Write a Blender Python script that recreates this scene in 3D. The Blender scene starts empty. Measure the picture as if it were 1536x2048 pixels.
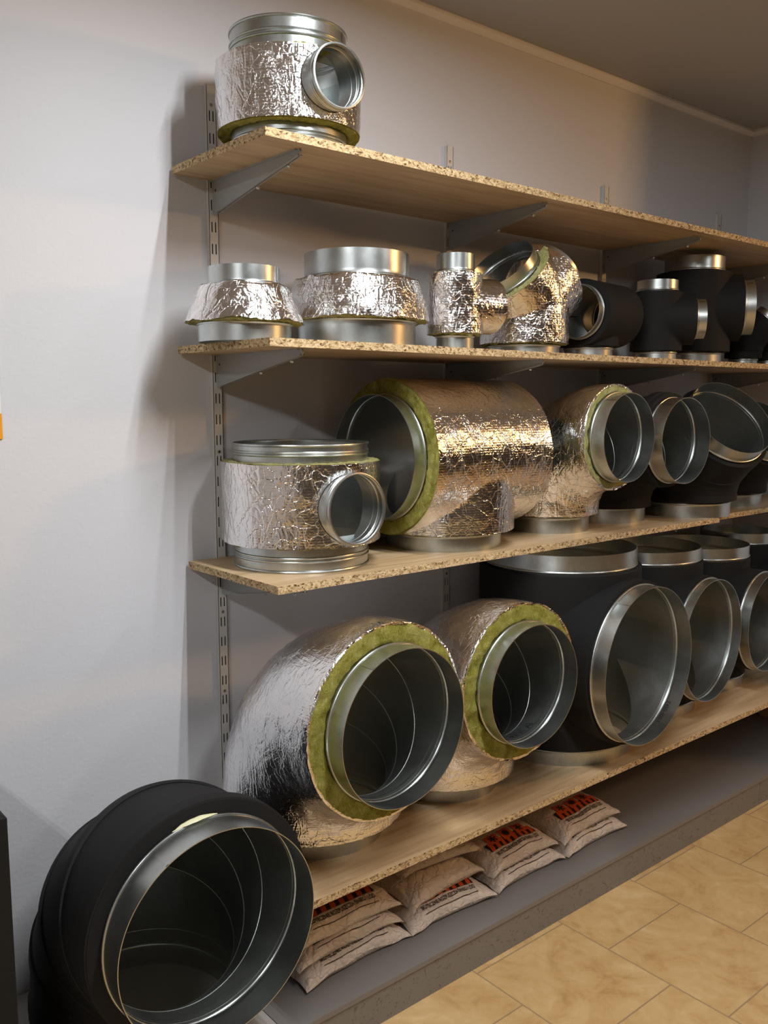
import bpy, bmesh, math, random
from mathutils import Vector, Matrix, noise
C = bpy.context.scene.collection
random.seed(4)
PI = math.pi
ZF = 1.5                                   # eye height of the photographer; floor is z = 0
YW = 2.052; YF = 1.622                     # wall plane, front edge of the upper shelves
Z1, Z2, Z3, Z4 = ZF+.562, ZF+.135, ZF-.405, ZF-1.0746
T = .018; YF4 = 1.484; ZP = ZF-1.395; YP = 1.528
XR = 3.775; ZC = ZF+1.152

# ------------------------------------------------------------------ materials
def newmat(name):
    m = bpy.data.materials.new(name); m.use_nodes = True
    nt = m.node_tree; b = nt.nodes['Principled BSDF']
    return m, nt, b
class NT:
    def __init__(s, nt): s.nt = nt; s.tc = nt.nodes.new('ShaderNodeTexCoord')
    def n(s, kind, **kw):
        x = s.nt.nodes.new(kind)
        for k, v in kw.items():
            if k in x.inputs: x.inputs[k].default_value = v
            else: setattr(x, k, v)
        return x
    def l(s, a, b): s.nt.links.new(a, b)
    def coord(s, scale=(1,1,1), loc=(0,0,0)):
        mp = s.n('ShaderNodeMapping'); mp.inputs['Scale'].default_value = scale; mp.inputs['Location'].default_value = loc
        s.l(s.tc.outputs['Object'], mp.inputs['Vector']); return mp.outputs[0]
    def noise(s, vec, scale, detail=4, rough=.5, dist=0):
        x = s.n('ShaderNodeTexNoise', Scale=scale, Detail=detail, Roughness=rough, Distortion=dist); s.l(vec, x.inputs['Vector']); return x
    def voro(s, vec, scale, feature='F1', rnd=1):
        x = s.n('ShaderNodeTexVoronoi', feature=feature, Scale=scale, Randomness=rnd); s.l(vec, x.inputs['Vector']); return x
    def ramp(s, fac, stops):
        x = s.n('ShaderNodeValToRGB'); e = x.color_ramp.elements
        while len(e) < len(stops): e.new(.5)
        for i, (p, c) in enumerate(stops):
            e[i].position = p; e[i].color = (*c, 1) if len(c) == 3 else c
        s.l(fac, x.inputs[0]); return x.outputs[0]
    def math(s, op, a, b=None, c=None):
        x = s.n('ShaderNodeMath', operation=op)
        for i, v in enumerate((a, b, c)):
            if v is None: continue
            if isinstance(v, (int, float)): x.inputs[i].default_value = v
            else: s.l(v, x.inputs[i])
        return x.outputs[0]
    def mix(s, fac, a, b):
        x = s.n('ShaderNodeMix', data_type='RGBA')
        for i, v in ((0, fac), (6, a), (7, b)):
            if isinstance(v, (int, float)): x.inputs[i].default_value = v
            elif isinstance(v, tuple): x.inputs[i].default_value = (*v, 1)
            else: s.l(v, x.inputs[i])
        return x.outputs[2]
    def bump(s, h, strength, dist=.01, normal=None):
        x = s.n('ShaderNodeBump', Strength=strength, Distance=dist); s.l(h, x.inputs['Height'])
        if normal is not None: s.l(normal, x.inputs['Normal'])
        return x.outputs[0]
def simple(name, col, rough=.5, metal=0, bscale=None, bstr=.2, bdist=.001, spec=None):
    m, nt, b = newmat(name); b.inputs['Base Color'].default_value = (*col, 1)
    b.inputs['Roughness'].default_value = rough; b.inputs['Metallic'].default_value = metal
    if spec is not None: b.inputs['Specular IOR Level'].default_value = spec
    if bscale:
        g = NT(nt); nz = g.noise(g.coord(), bscale, 3); g.l(g.bump(nz.outputs[0], bstr, bdist), b.inputs['Normal'])
    return m

def steel_mat(name, base, r0, r1):
    m, nt, b = newmat(name); g = NT(nt); v = g.coord()
    sp = g.voro(g.coord((1,1,.6)), 140)
    big = g.noise(v, 7, 4, .6, .6)
    f = g.math('ADD', g.math('MULTIPLY', sp.outputs['Color'], .22), g.math('MULTIPLY', big.outputs[0], .78))
    c = g.ramp(f, [(.25, tuple(x*.80 for x in base)), (.7, base)])
    g.l(c, b.inputs['Base Color']); b.inputs['Metallic'].default_value = 1
    rr = g.math('MULTIPLY_ADD', big.outputs[0], r1-r0, r0)
    g.l(rr, b.inputs['Roughness'])
    w = g.noise(v, 9, 2, .5)
    g.l(g.bump(w.outputs[0], .25, .004), b.inputs['Normal'])
    return m
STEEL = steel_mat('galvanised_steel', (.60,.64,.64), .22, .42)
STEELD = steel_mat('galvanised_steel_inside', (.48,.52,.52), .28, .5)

def foil_mat(name, crumple, seed):
    m, nt, b = newmat(name); g = NT(nt)
    b.inputs['Metallic'].default_value = 1; b.inputs['Base Color'].default_value = (.90,.885,.885,1)
    v0 = g.coord((1,1,1), (seed, seed*.37, 0))
    wob = g.noise(v0, 14, 3, .6)
    mixv = g.n('ShaderNodeMix', data_type='VECTOR'); mixv.inputs[0].default_value = .06
    g.l(v0, mixv.inputs[4]); g.l(wob.outputs['Color'], mixv.inputs[5]); v = mixv.outputs[1]
    big = g.voro(v, 11, 'F1'); mid = g.voro(v, 30, 'DISTANCE_TO_EDGE'); nz = g.noise(v0, 45, 6, .62, 1.2)
    big2 = g.noise(v0, 8, 4, .6, .8)
    nz2 = g.noise(g.coord((1,1,.45), (seed, seed, 2)), 24, 3, .55, .7)
    fine = g.noise(g.coord((1,1,1),(seed*2,0,seed)), 160, 3, .6)
    crease = g.math('MINIMUM', mid.outputs['Distance'], .035)
    rid = g.math('MINIMUM', g.math('ABSOLUTE', g.math('SUBTRACT', nz2.outputs[0], .5)), .07)
    h = g.math('ADD', g.math('MULTIPLY', big.outputs['Distance'], .22), g.math('MULTIPLY', crease, 3.0))
    h = g.math('ADD', h, g.math('MULTIPLY', nz.outputs[0], .16))
    h = g.math('ADD', h, g.math('MULTIPLY', rid, 2.4))
    h = g.math('ADD', h, g.math('MULTIPLY', big2.outputs[0], .9))
    n1 = g.bump(h, crumple, .012)
    # woven reinforcing scrim pressed through the foil
    sx = g.n('ShaderNodeSeparateXYZ'); g.l(v0, sx.inputs[0])
    wz = g.math('POWER', g.math('ABSOLUTE', g.math('SINE', g.math('MULTIPLY', sx.outputs[2], 480))), 6)
    ang = g.math('MULTIPLY', g.math('ADD', sx.outputs[0], sx.outputs[1]), 420)
    wx = g.math('POWER', g.math('ABSOLUTE', g.math('SINE', ang)), 6)
    grid = g.math('ADD', g.math('MAXIMUM', wz, wx), g.math('MULTIPLY', fine.outputs[0], 2.2))
    n2 = g.bump(grid, .16, .0012, n1)
    g.l(n2, b.inputs['Normal'])
    g.l(g.math('MULTIPLY_ADD', fine.outputs[0], .14, .07), b.inputs['Roughness'])
    return m
FOIL = foil_mat('crumpled_aluminium_foil', .42, 0)
FOIL2 = foil_mat('aluminium_foil_smoother', .32, 3.1)

def rubber():
    m, nt, b = newmat('black_rubber_foam'); g = NT(nt)
    nz = g.noise(g.coord(), 260, 3, .6); big = g.noise(g.coord(), 5, 3)
    g.l(g.ramp(big.outputs[0], [(.3,(.008,.008,.0085)), (.75,(.013,.0125,.0125))]), b.inputs['Base Color'])
    b.inputs['Roughness'].default_value = .7; b.inputs['Specular IOR Level'].default_value = .22
    n1 = g.bump(big.outputs[0], .25, .01)
    g.l(g.bump(nz.outputs[0], .35, .001, n1), b.inputs['Normal']); return m
RUBBER = rubber()
def wool(name, c0, c1, c2):
    m, nt, b = newmat(name); g = NT(nt); v = g.coord()
    nz = g.noise(g.coord((1,.55,1)), 120, 6, .75, 4.0); n2 = g.noise(v, 16, 4, .6, 1.0)
    f = g.math('ADD', g.math('MULTIPLY', nz.outputs[0], .6), g.math('MULTIPLY', n2.outputs[0], .4))
    g.l(g.ramp(f, [(.36, c0), (.49, c1), (.61, c2)]), b.inputs['Base Color'])
    b.inputs['Roughness'].default_value = 1; b.inputs['Specular IOR Level'].default_value = .1
    g.l(g.bump(f, 1.0, .012), b.inputs['Normal']); return m
WOOLG = wool('green_mineral_wool', (.14,.13,.015), (.40,.37,.07), (.60,.56,.19))
WOOLP = wool('pale_mineral_wool', (.26,.24,.07), (.52,.49,.19), (.70,.66,.34))

def oak():
    m, nt, b = newmat('oak_laminate'); g = NT(nt)
    v = g.coord((.9, 14, 14)); nz = g.noise(v, 3.2, 7, .62, .5)
    v2 = g.coord((.35, 3, 3)); n2 = g.noise(v2, 2.3, 3, .5, .4)
    f = g.math('ADD', g.math('MULTIPLY', nz.outputs[0], .55), g.math('MULTIPLY', n2.outputs[0], .45))
    g.l(g.ramp(f, [(.34,(.34,.22,.115)), (.5,(.52,.37,.21)), (.66,(.64,.48,.30))]), b.inputs['Base Color'])
    b.inputs['Roughness'].default_value = .42; b.inputs['Specular IOR Level'].default_value = .4
    g.l(g.bump(nz.outputs[0], .08, .001), b.inputs['Normal']); return m
OAK = oak()
def chip():
    m, nt, b = newmat('raw_chipboard_edge'); g = NT(nt); v = g.coord((1, 1, 1.6))
    wob = g.noise(v, 60, 2); mv = g.n('ShaderNodeMix', data_type='VECTOR'); mv.inputs[0].default_value = .02
    g.l(v, mv.inputs[4]); g.l(wob.outputs['Color'], mv.inputs[5])
    vo = g.voro(mv.outputs[1], 210); v3 = g.voro(mv.outputs[1], 120)
    sp = g.n('ShaderNodeSeparateColor'); g.l(vo.outputs['Color'], sp.inputs[0])
    s2 = g.n('ShaderNodeSeparateColor'); g.l(v3.outputs['Color'], s2.inputs[0])
    f = g.math('ADD', g.math('MULTIPLY', sp.outputs[0], .6), g.math('MULTIPLY', s2.outputs[1], .4))
    g.l(g.ramp(f, [(.14,(.09,.05,.02)), (.30,(.36,.24,.11)), (.55,(.54,.39,.21)), (.88,(.68,.53,.32))]), b.inputs['Base Color'])
    b.inputs['Roughness'].default_value = .85
    g.l(g.bump(f, .5, .002), b.inputs['Normal']); return m
CHIP = chip()

def wallmat(name, col, bs=.25):
    m, nt, b = newmat(name); g = NT(nt); v = g.coord()
    nz = g.noise(v, 110, 3, .55); n2 = g.noise(v, 30, 3, .5)
    b.inputs['Base Color'].default_value = (*col, 1); b.inputs['Roughness'].default_value = .55
    b.inputs['Specular IOR Level'].default_value = .3
    h = g.math('ADD', nz.outputs[0], n2.outputs[0])
    g.l(g.bump(h, bs, .0022), b.inputs['Normal']); return m
WALL = wallmat('painted_plaster', (.645,.65,.685))
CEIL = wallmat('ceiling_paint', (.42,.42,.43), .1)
WALLD = wallmat('grey_brown_wall', (.20,.185,.17))  # unseen walls; dark tone invented to deepen contrast in the foil reflections
TRIMM = simple('trim_paint', (.78,.77,.77), .5)

def tile():
    m, nt, b = newmat('beige_floor_tile'); g = NT(nt)
    sx = g.n('ShaderNodeSeparateXYZ'); g.l(g.tc.outputs['Object'], sx.inputs[0])
    P = .3535
    col = g.math('DIVIDE', g.math('SUBTRACT', sx.outputs[0], 1.585-P*40), P)
    ci = g.math('FLOOR', col); cf = g.math('FRACT', col)
    odd = g.math('MODULO', ci, 2)
    row = g.math('DIVIDE', g.math('SUBTRACT', g.math('ADD', sx.outputs[1], g.math('MULTIPLY', odd, .1595)), 1.516-P*40), P)
    ri = g.math('FLOOR', row); rf = g.math('FRACT', row)
    dx = g.math('MINIMUM', cf, g.math('SUBTRACT', 1, cf)); dy = g.math('MINIMUM', rf, g.math('SUBTRACT', 1, rf))
    d = g.math('MINIMUM', dx, dy)
    grout = g.n('ShaderNodeMapRange'); g.l(d, grout.inputs[0]); grout.inputs[1].default_value = .003; grout.inputs[2].default_value = .008
    cmb = g.n('ShaderNodeCombineXYZ'); g.l(g.math('MULTIPLY', ci, 3.7), cmb.inputs[0]); g.l(g.math('MULTIPLY', ri, 5.3), cmb.inputs[1])
    add = g.n('ShaderNodeVectorMath', operation='ADD'); g.l(g.tc.outputs['Object'], add.inputs[0]); g.l(cmb.outputs[0], add.inputs[1])
    n1 = g.noise(add.outputs[0], 4.5, 6, .62, 2.2); n2 = g.noise(add.outputs[0], 18, 5, .65, 1.2)
    f = g.math('ADD', g.math('MULTIPLY', n1.outputs[0], .65), g.math('MULTIPLY', n2.outputs[0], .35))
    tc = g.ramp(f, [(.32,(.40,.235,.09)), (.46,(.52,.335,.145)), (.6,(.58,.40,.19)), (.72,(.66,.50,.28))])
    g.l(g.mix(grout.outputs[0], (.33,.23,.13), tc), b.inputs['Base Color'])
    g.l(g.math('MULTIPLY_ADD', n2.outputs[0], .2, .22), b.inputs['Roughness'])
    hh = g.math('ADD', g.math('MULTIPLY', grout.outputs[0], 1.0), g.math('MULTIPLY', n2.outputs[0], .35))
    g.l(g.bump(hh, .5, .002), b.inputs['Normal']); return m
TILE = tile()
def osb(name, col, bs, rough):
    m, nt, b = newmat(name); g = NT(nt); v = g.coord((1,1,1.0))
    n = g.noise(v, 38, 4, .62, 3.0); fine = g.noise(v, 240, 2)
    pit = g.ramp(n.outputs[0], [(.34,(.0,.0,.0)), (.41,(1,1,1))])
    g.l(g.mix(pit, tuple(c*.55 for c in col), col), b.inputs['Base Color'])
    b.inputs['Roughness'].default_value = rough
    h = g.math('ADD', g.math('MULTIPLY', pit, .8), g.math('MULTIPLY', fine.outputs[0], .3))
    g.l(g.bump(h, bs, .002), b.inputs['Normal']); return m
PLF = osb('grey_painted_chipboard', (.20,.185,.165), .5, .6)
PLT = simple('grey_painted_top', (.19,.18,.175), .42, 0, 120, .25, .001)
PLL = simple('light_grey_panel', (.36,.35,.33), .5, 0, 120, .2, .001)
SEAMD = simple('dark_gap', (.03,.025,.02), .8)
UPW = simple('white_powder_coat', (.62,.61,.58), .38)
BRG = simple('grey_powder_coat', (.33,.345,.34), .42)
DARK = simple('painted_hole_shade', (.015,.013,.012), .9)
BRASS = simple('zinc_screw', (.35,.30,.20), .35, 1)
def bagm():
    m, nt, b = newmat('translucent_bag_plastic'); g = NT(nt); v = g.coord()
    n = g.noise(v, 22, 5, .6, 1.5); n2 = g.noise(v, 7, 3)
    g.l(g.ramp(n2.outputs[0], [(.3,(.60,.50,.42)), (.7,(.74,.66,.58))]), b.inputs['Base Color'])
    b.inputs['Roughness'].default_value = .33; b.inputs['Specular IOR Level'].default_value = .45
    cr = g.voro(n2.outputs['Color'], 9, 'DISTANCE_TO_EDGE'); hh = g.math('ADD', n.outputs[0], g.math('MULTIPLY', g.math('MINIMUM', cr.outputs['Distance'], .15), 2.0))
    g.l(g.bump(hh, .7, .009), b.inputs['Normal']); return m
BAGM = bagm()
ORANGE = simple('orange_print', (.62,.085,.012), .4)
BLACKP = simple('black_print', (.02,.012,.010), .45)
INK = simple('black_marker_ink', (.012,.012,.015), .6)
BLACKB = simple('black_board', (.011,.0105,.010), .7, 0, 200, .2, spec=.2)
WHITEP = simple('white_paper', (.78,.77,.74), .5)
ORP = simple('orange_paper', (.80,.33,.01), .5)
PANELW = simple('brown_panel', (.36,.20,.09), .5)
GLUE = simple('dried_glue', (.62,.60,.38), .5)

# ------------------------------------------------------------------ mesh helpers
def link(name, me, mats, parent=None, loc=None, angle=35, M=None):
    for m in (mats if isinstance(mats, (list, tuple)) else [mats]): me.materials.append(m)
    for p in me.polygons: p.use_smooth = True
    me.update()
    try: me.set_sharp_from_angle(angle=math.radians(angle))
    except Exception: pass
    o = bpy.data.objects.new(name, me); C.objects.link(o)
    if parent: o.parent = parent
    if M is not None: o.matrix_local = M
    elif loc: o.location = loc
    return o
class MB:
    def __init__(s): s.v = []; s.f = []; s.m = []
    def add(s, vs, fs, mat=0):
        o = len(s.v); s.v += [tuple(v) for v in vs]; s.f += [tuple(i+o for i in f) for f in fs]; s.m += [mat]*len(fs)
    def grid(s, rows, closed_u=True, closed_v=False, mat=0, flip=False):
        n = len(rows[0]); R = len(rows); fs = []
        for i in range(R if closed_v else R-1):
            for j in range(n if closed_u else n-1):
                a, b_, c, d = i*n+j, i*n+(j+1) % n, ((i+1) % R)*n+(j+1) % n, ((i+1) % R)*n+j
                fs.append((a, b_, c, d) if not flip else (d, c, b_, a))
        s.add([v for r in rows for v in r], fs, mat)
    def lathe(s, prof, M=Matrix(), n=96, mat=0, closed=True):
        rows = [[M @ Vector((r*math.cos(2*PI*k/n), r*math.sin(2*PI*k/n), z)) for k in range(n)] for r, z in prof]
        s.grid(rows, True, closed, mat)
    def box(s, x0, x1, y0, y1, z0, z1, mat=0, mats=None):
        vs = [(x, y, z) for z in (z0, z1) for y in (y0, y1) for x in (x0, x1)]
        fs = [(0,2,3,1), (4,5,7,6), (0,1,5,4), (2,6,7,3), (0,4,6,2), (1,3,7,5)]   # bottom top front back left right
        o = len(s.v); s.v += vs
        for i, f in enumerate(fs): s.f.append(tuple(k+o for k in f)); s.m.append(mats[i] if mats else mat)
    def mesh(s, name, fix=True):
        me = bpy.data.meshes.new(name); me.from_pydata(s.v, [], s.f)
        for p, k in zip(me.polygons, s.m): p.material_index = k
        if fix:
            bm = bmesh.new(); bm.from_mesh(me); bmesh.ops.recalc_face_normals(bm, faces=bm.faces); bm.to_mesh(me); bm.free()
        return me
    def build(s, name, mats, parent=None, angle=35, loc=None, M=None, bevel=0):
        me = s.mesh(name)
        if bevel:
            bm = bmesh.new(); bm.from_mesh(me)
            bmesh.ops.bevel(bm, geom=bm.edges[:], offset=bevel, segments=2, affect='EDGES', profile=.6)
            bm.to_mesh(me); bm.free()
        return link(name, me, mats, parent, loc, angle, M)
def tag(o, label=None, cat=None, group=None, kind=None):
    if label: o['label'] = label
    if cat: o['category'] = cat
    if group: o['group'] = group
    if kind: o['kind'] = kind
    return o
def thing(name, label, cat, loc=(0,0,0), rz=0, group=None):
    o = bpy.data.objects.new(name, None); C.objects.link(o); o.location = loc; o.rotation_euler = (0, 0, rz)
    o.empty_display_size = .05
    return tag(o, label, cat, group)
def frame(org, n):
    n = Vector(n).normalized(); M = n.to_track_quat('Z', 'Y').to_matrix().to_4x4(); M.translation = Vector(org); return M
def dirv(phi, el=0):
    phi = math.radians(phi); el = math.radians(el)
    return Vector((math.cos(phi)*math.cos(el), math.sin(phi)*math.cos(el), math.sin(el)))
def wob(p, s, a):
    return a*noise.noise(Vector(p)*s)

# sheet-metal collar: rim centre at M origin, z outward; 'plain' has one rolled bead at the hem, 'ribbed' has rolled rim and two ribs
def collar(r, col, M, parent, style='plain', name='collar', mat=None, n=112):
    th = .0016; path = []
    if style == 'plain':
        zb = -col+.007
        path = [(0, 0), (0, -col*.3), (0, -col*.7), (0, zb+.0042)]
        for k in range(7):
            a = PI*k/6; path.append((.0030*math.sin(a)+.0002, zb+.0036*math.cos(a)))
        path += [(0, zb-.0042), (0, -col-.02)]
    else:
        path = [(.0006, .0), (.0030, -.0006), (.0036, -.003), (.0026, -.0055), (0, -.007), (0, -col*.36)]
        for zc, a_ in ((-col*.42, .0028), (-col*.56, .0028)):
            path += [(0, zc+.0035), (a_*.8, zc+.0018), (a_, zc), (a_*.8, zc-.0018), (0, zc-.0035)]
        path += [(0, -col*.8), (0, -col-.02)]
    prof = [(r+a, z) for a, z in path] + [(r+a-th, z-(.0004 if i else 0)) for i, (a, z) in reversed(list(enumerate(path)))]
    mb = MB(); mb.lathe(prof, Matrix(), n)
    # lapped seam strip along the collar
    a0 = 2.1; w = .006/r
    for rr, s_ in ((r+.0009, 1),):
        rows = [[(rr*math.cos(a0+k*w/3), rr*math.sin(a0+k*w/3), z) for k in range(4)] for z in (-.001, -col+.013)]
        mb.grid(rows, False, False)
    return mb.build(name, mat or STEEL, parent, 28, M=M)

def path_frames(a, L, d, Rb, s_start, s_end, narc, nst=1):
    """points along: up from base for V, arc, straight to the rim; d = outlet direction (unit, in world xyz)"""
    h = Vector((d.x, d.y, 0)).normalized(); th = math.acos(max(-1, min(1, d.z)))
    Tn = Rb*math.tan(th/2); V = a-Tn
    out = []
    def fr(c, t):
        side = Vector((-h.y, h.x, 0)); up = side.cross(t) ; out.append((c, side, up))
    z = Vector((0, 0, 1))
    for k in range(nst): fr(z*(s_start+(V-s_start)*k/nst), z)
    for k in range(narc+1):
        b = th*k/narc
        c = z*(V+Rb*math.sin(b)) + h*(Rb*(1-math.cos(b)))
        t = z*math.cos(b)+h*math.sin(b); fr(c, t)
    O = z*a; e = O+d*(L-s_end); st = O+d*Tn
    for k in range(1, nst+1): fr(st+(e-st)*k/nst, d)
    return out
def sweep(frames, r, n=96, disp=None, jag=0):
    rows = []
    for i, (c, sx, sy) in enumerate(frames):
        row = []
        for k in range(n):
            a = 2*PI*k/n; dv = sx*math.cos(a)+sy*math.sin(a)
            rr = r + (disp(c+dv*r, i/(len(frames)-1)) if disp else 0)
            p = c+dv*rr
            if jag and i in (0, len(frames)-1):
                t = sx.cross(sy); p = p+t*jag*noise.noise(Vector((p.x, p.y, p.z))*70)
            row.append(p)
        rows.append(row)
    return rows
def foildisp(amp, seed):
    def f(p, t):
        q = Vector(p)+Vector((seed, seed*2, -seed))
        v = noise.noise(q*9)*amp + abs(noise.noise(q*24))*amp*.8 + abs(noise.noise(q*60))*amp*.35
        return v*min(1, .35+4*min(t, 1-t))
    return f
def wool_ring(r0, r1, M, parent, mat, seed=0, split=None, th=.009):
    """annulus of mineral wool whose outer face lies at M origin, facing +z"""
    rows = []; n = 160; nr = 9
    for i in range(nr+1):
        f = i/nr; r = r0+(r1-r0)*f
        row = []
        for k in range(n):
            a = 2*PI*k/n; p = Vector((r*math.cos(a), r*math.sin(a), seed))
            z = .0045*noise.noise(p*38)+.003*noise.noise(p*110)
            if i == 0: z -= .002
            if i == nr: z = -.001+.0015*noise.noise(p*60)
            if split is not None and abs((a-split+PI) % (2*PI)-PI) < .03: z -= .007
            row.append(Vector((p.x, p.y, z)))
        rows.append(row)
    rows.append([Vector((v.x*.985, v.y*.985, -th)) for v in rows[-1]])
    rows.append([Vector((v.x*r0/r1/.985, v.y*r0/r1/.985, -th)) for v in rows[-1]])
    mb = MB(); mb.grid(rows, True, True)
    return mb.build('mineral_wool', mat, parent, 60, M=M)

def elbow(name, label, x, y, z, r, phi, L, a, col, ri, Li, Rb, kind='foil', el=0, woolmat=None, foil=None, style='plain', gores=4, seed=0, jackname=None):
    t = thing(name, label, 'duct elbow', (x, y, z))
    d = dirv(phi, el)
    # steel duct: mitred gores, outer and inner skin, seam beads
    fr = path_frames(a, L, d, Rb, Li+.004, col+.004, gores)
    mb = MB(); o = sweep(fr, r-.0005); i_ = sweep(fr, r-.002)
    mb.grid(o+i_[::-1], True, True)
    h = Vector((d.x, d.y, 0)).normalized()
    for (c, sx, sy) in fr[1:-2]:
        N = sx.cross(sy); M = Matrix((( sx.x, sy.x, N.x, c.x), (sx.y, sy.y, N.y, c.y), (sx.z, sy.z, N.z, c.z), (0,0,0,1)))
        mb.lathe([(r-.0018, .0016), (r-.0028, .0007), (r-.0031, 0), (r-.0028, -.0007), (r-.0018, -.0016)], M, 96, closed=False)
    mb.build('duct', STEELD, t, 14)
    collar(r, Li, frame((0,0,0), (0,0,-1)), t, style)
    collar(r, col, frame(Vector((0,0,a))+d*L, d), t, style)
    if kind == 'foil':
        fr = path_frames(a, L, d, Rb, Li, col, 34, 8)
        dp = foildisp(.0045, seed+1)
        o = sweep(fr, ri, 150, dp, .0025); i_ = sweep(fr[:1], ri-.004, 150)+sweep(fr[-1:], ri-.004, 150)
        mb = MB(); mb.grid([i_[0]]+o+[i_[1]], True, False)
        # inner skin so the jacket is closed
        inn = sweep(fr, ri-.006, 150); mb.grid([inn[0]]+inn[1:], True, False)
        mb.grid([i_[0], inn[0]], True, False); mb.grid([i_[1], inn[-1]], True, False)
        mb.build('foil_jacket', foil or FOIL, t, 80)
        wm = woolmat or WOOLG
        wool_ring(r+.001, ri-.002, frame(Vector((0,0,a))+d*(L-col), d), t, wm, seed)
        wool_ring(r+.001, ri-.002, frame((0,0,Li), (0,0,-1)), t, wm, seed+3)
    else:
        fr = path_frames(a, L, d, Rb, Li, col, gores, 1)
        # each gore slightly stepped where the next sheet overlaps
        rows = []
        for k in range(len(fr)):
            s = sweep(fr[k:k+1], ri+.0015*(k % 2), 96)
            rows += s
        # soften the two open edges
        e0 = sweep(fr[:1], ri-.006, 96)[0]; e1 = sweep(fr[-1:], ri-.006, 96)[0]
        q0 = sweep(fr[:1], r+.001, 96)[0]; q1 = sweep(fr[-1:], r+.001, 96)[0]
        mb = MB(); mb.grid([q0, e0]+rows+[e1, q1], True, False)
        inn = sweep(fr, r+.001, 96); mb.grid(inn, True, False)
        # raised overlap ribs along the gore joints
        for (c, sx, sy) in fr[1:-1]:
            N = sx.cross(sy); M = Matrix(((sx.x, sy.x, N.x, c.x), (sx.y, sy.y, N.y, c.y), (sx.z, sy.z, N.z, c.z), (0,0,0,1)))
            mb.lathe([(ri-.002, .016), (ri+.0035, .014), (ri+.004, 0), (ri+.0035, -.014), (ri-.002, -.016)], M, 96, closed=False)
        mb.build('rubber_jacket', RUBBER, t, 13)
    return t

# ------------------------------------------------------------------ boolean junctions (tees, wyes)
def solid_cyl(p0, p1, r, n=96, step=None):
    p0, p1 = Vector(p0), Vector(p1); L = (p1-p0).length; M = frame(p0, p1-p0)
    k = max(1, int(L/step)) if step else 1
    vs = []; fs = []
    for i in range(k+1):
        for j in range(n):
            a = 2*PI*(j+.37)/n; vs.append(M @ Vector((r*math.cos(a), r*math.sin(a), L*i/k)))
    for i in range(k):
        for j in range(n):
            fs.append((i*n+j, i*n+(j+1) % n, (i+1)*n+(j+1) % n, (i+1)*n+j))
    fs.append(tuple(reversed(range(n)))); fs.append(tuple(k*n+j for j in range(n)))
    me = bpy.data.meshes.new('s'); me.from_pydata([tuple(v) for v in vs], [], fs); return me
def solid_sph(c, r, n=48):
    bm = bmesh.new(); bmesh.ops.create_uvsphere(bm, u_segments=n, v_segments=n//2, radius=r, matrix=Matrix.Translation(c))
    me = bpy.data.meshes.new('s'); bm.to_mesh(me); bm.free(); return me
def boolean(base, others, op):
    o = bpy.data.objects.new('tmp', base); C.objects.link(o); tmp = [o]
    for m in others:
        b = bpy.data.objects.new('tmpb', m); C.objects.link(b); tmp.append(b)
        md = o.modifiers.new('b', 'BOOLEAN'); md.operation = op; md.object = b; md.solver = 'EXACT'
    dg = bpy.context.evaluated_depsgraph_get(); dg.update()
    me = bpy.data.meshes.new_from_object(o.evaluated_get(dg))
    for q in tmp: bpy.data.objects.remove(q)
    return me
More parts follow.
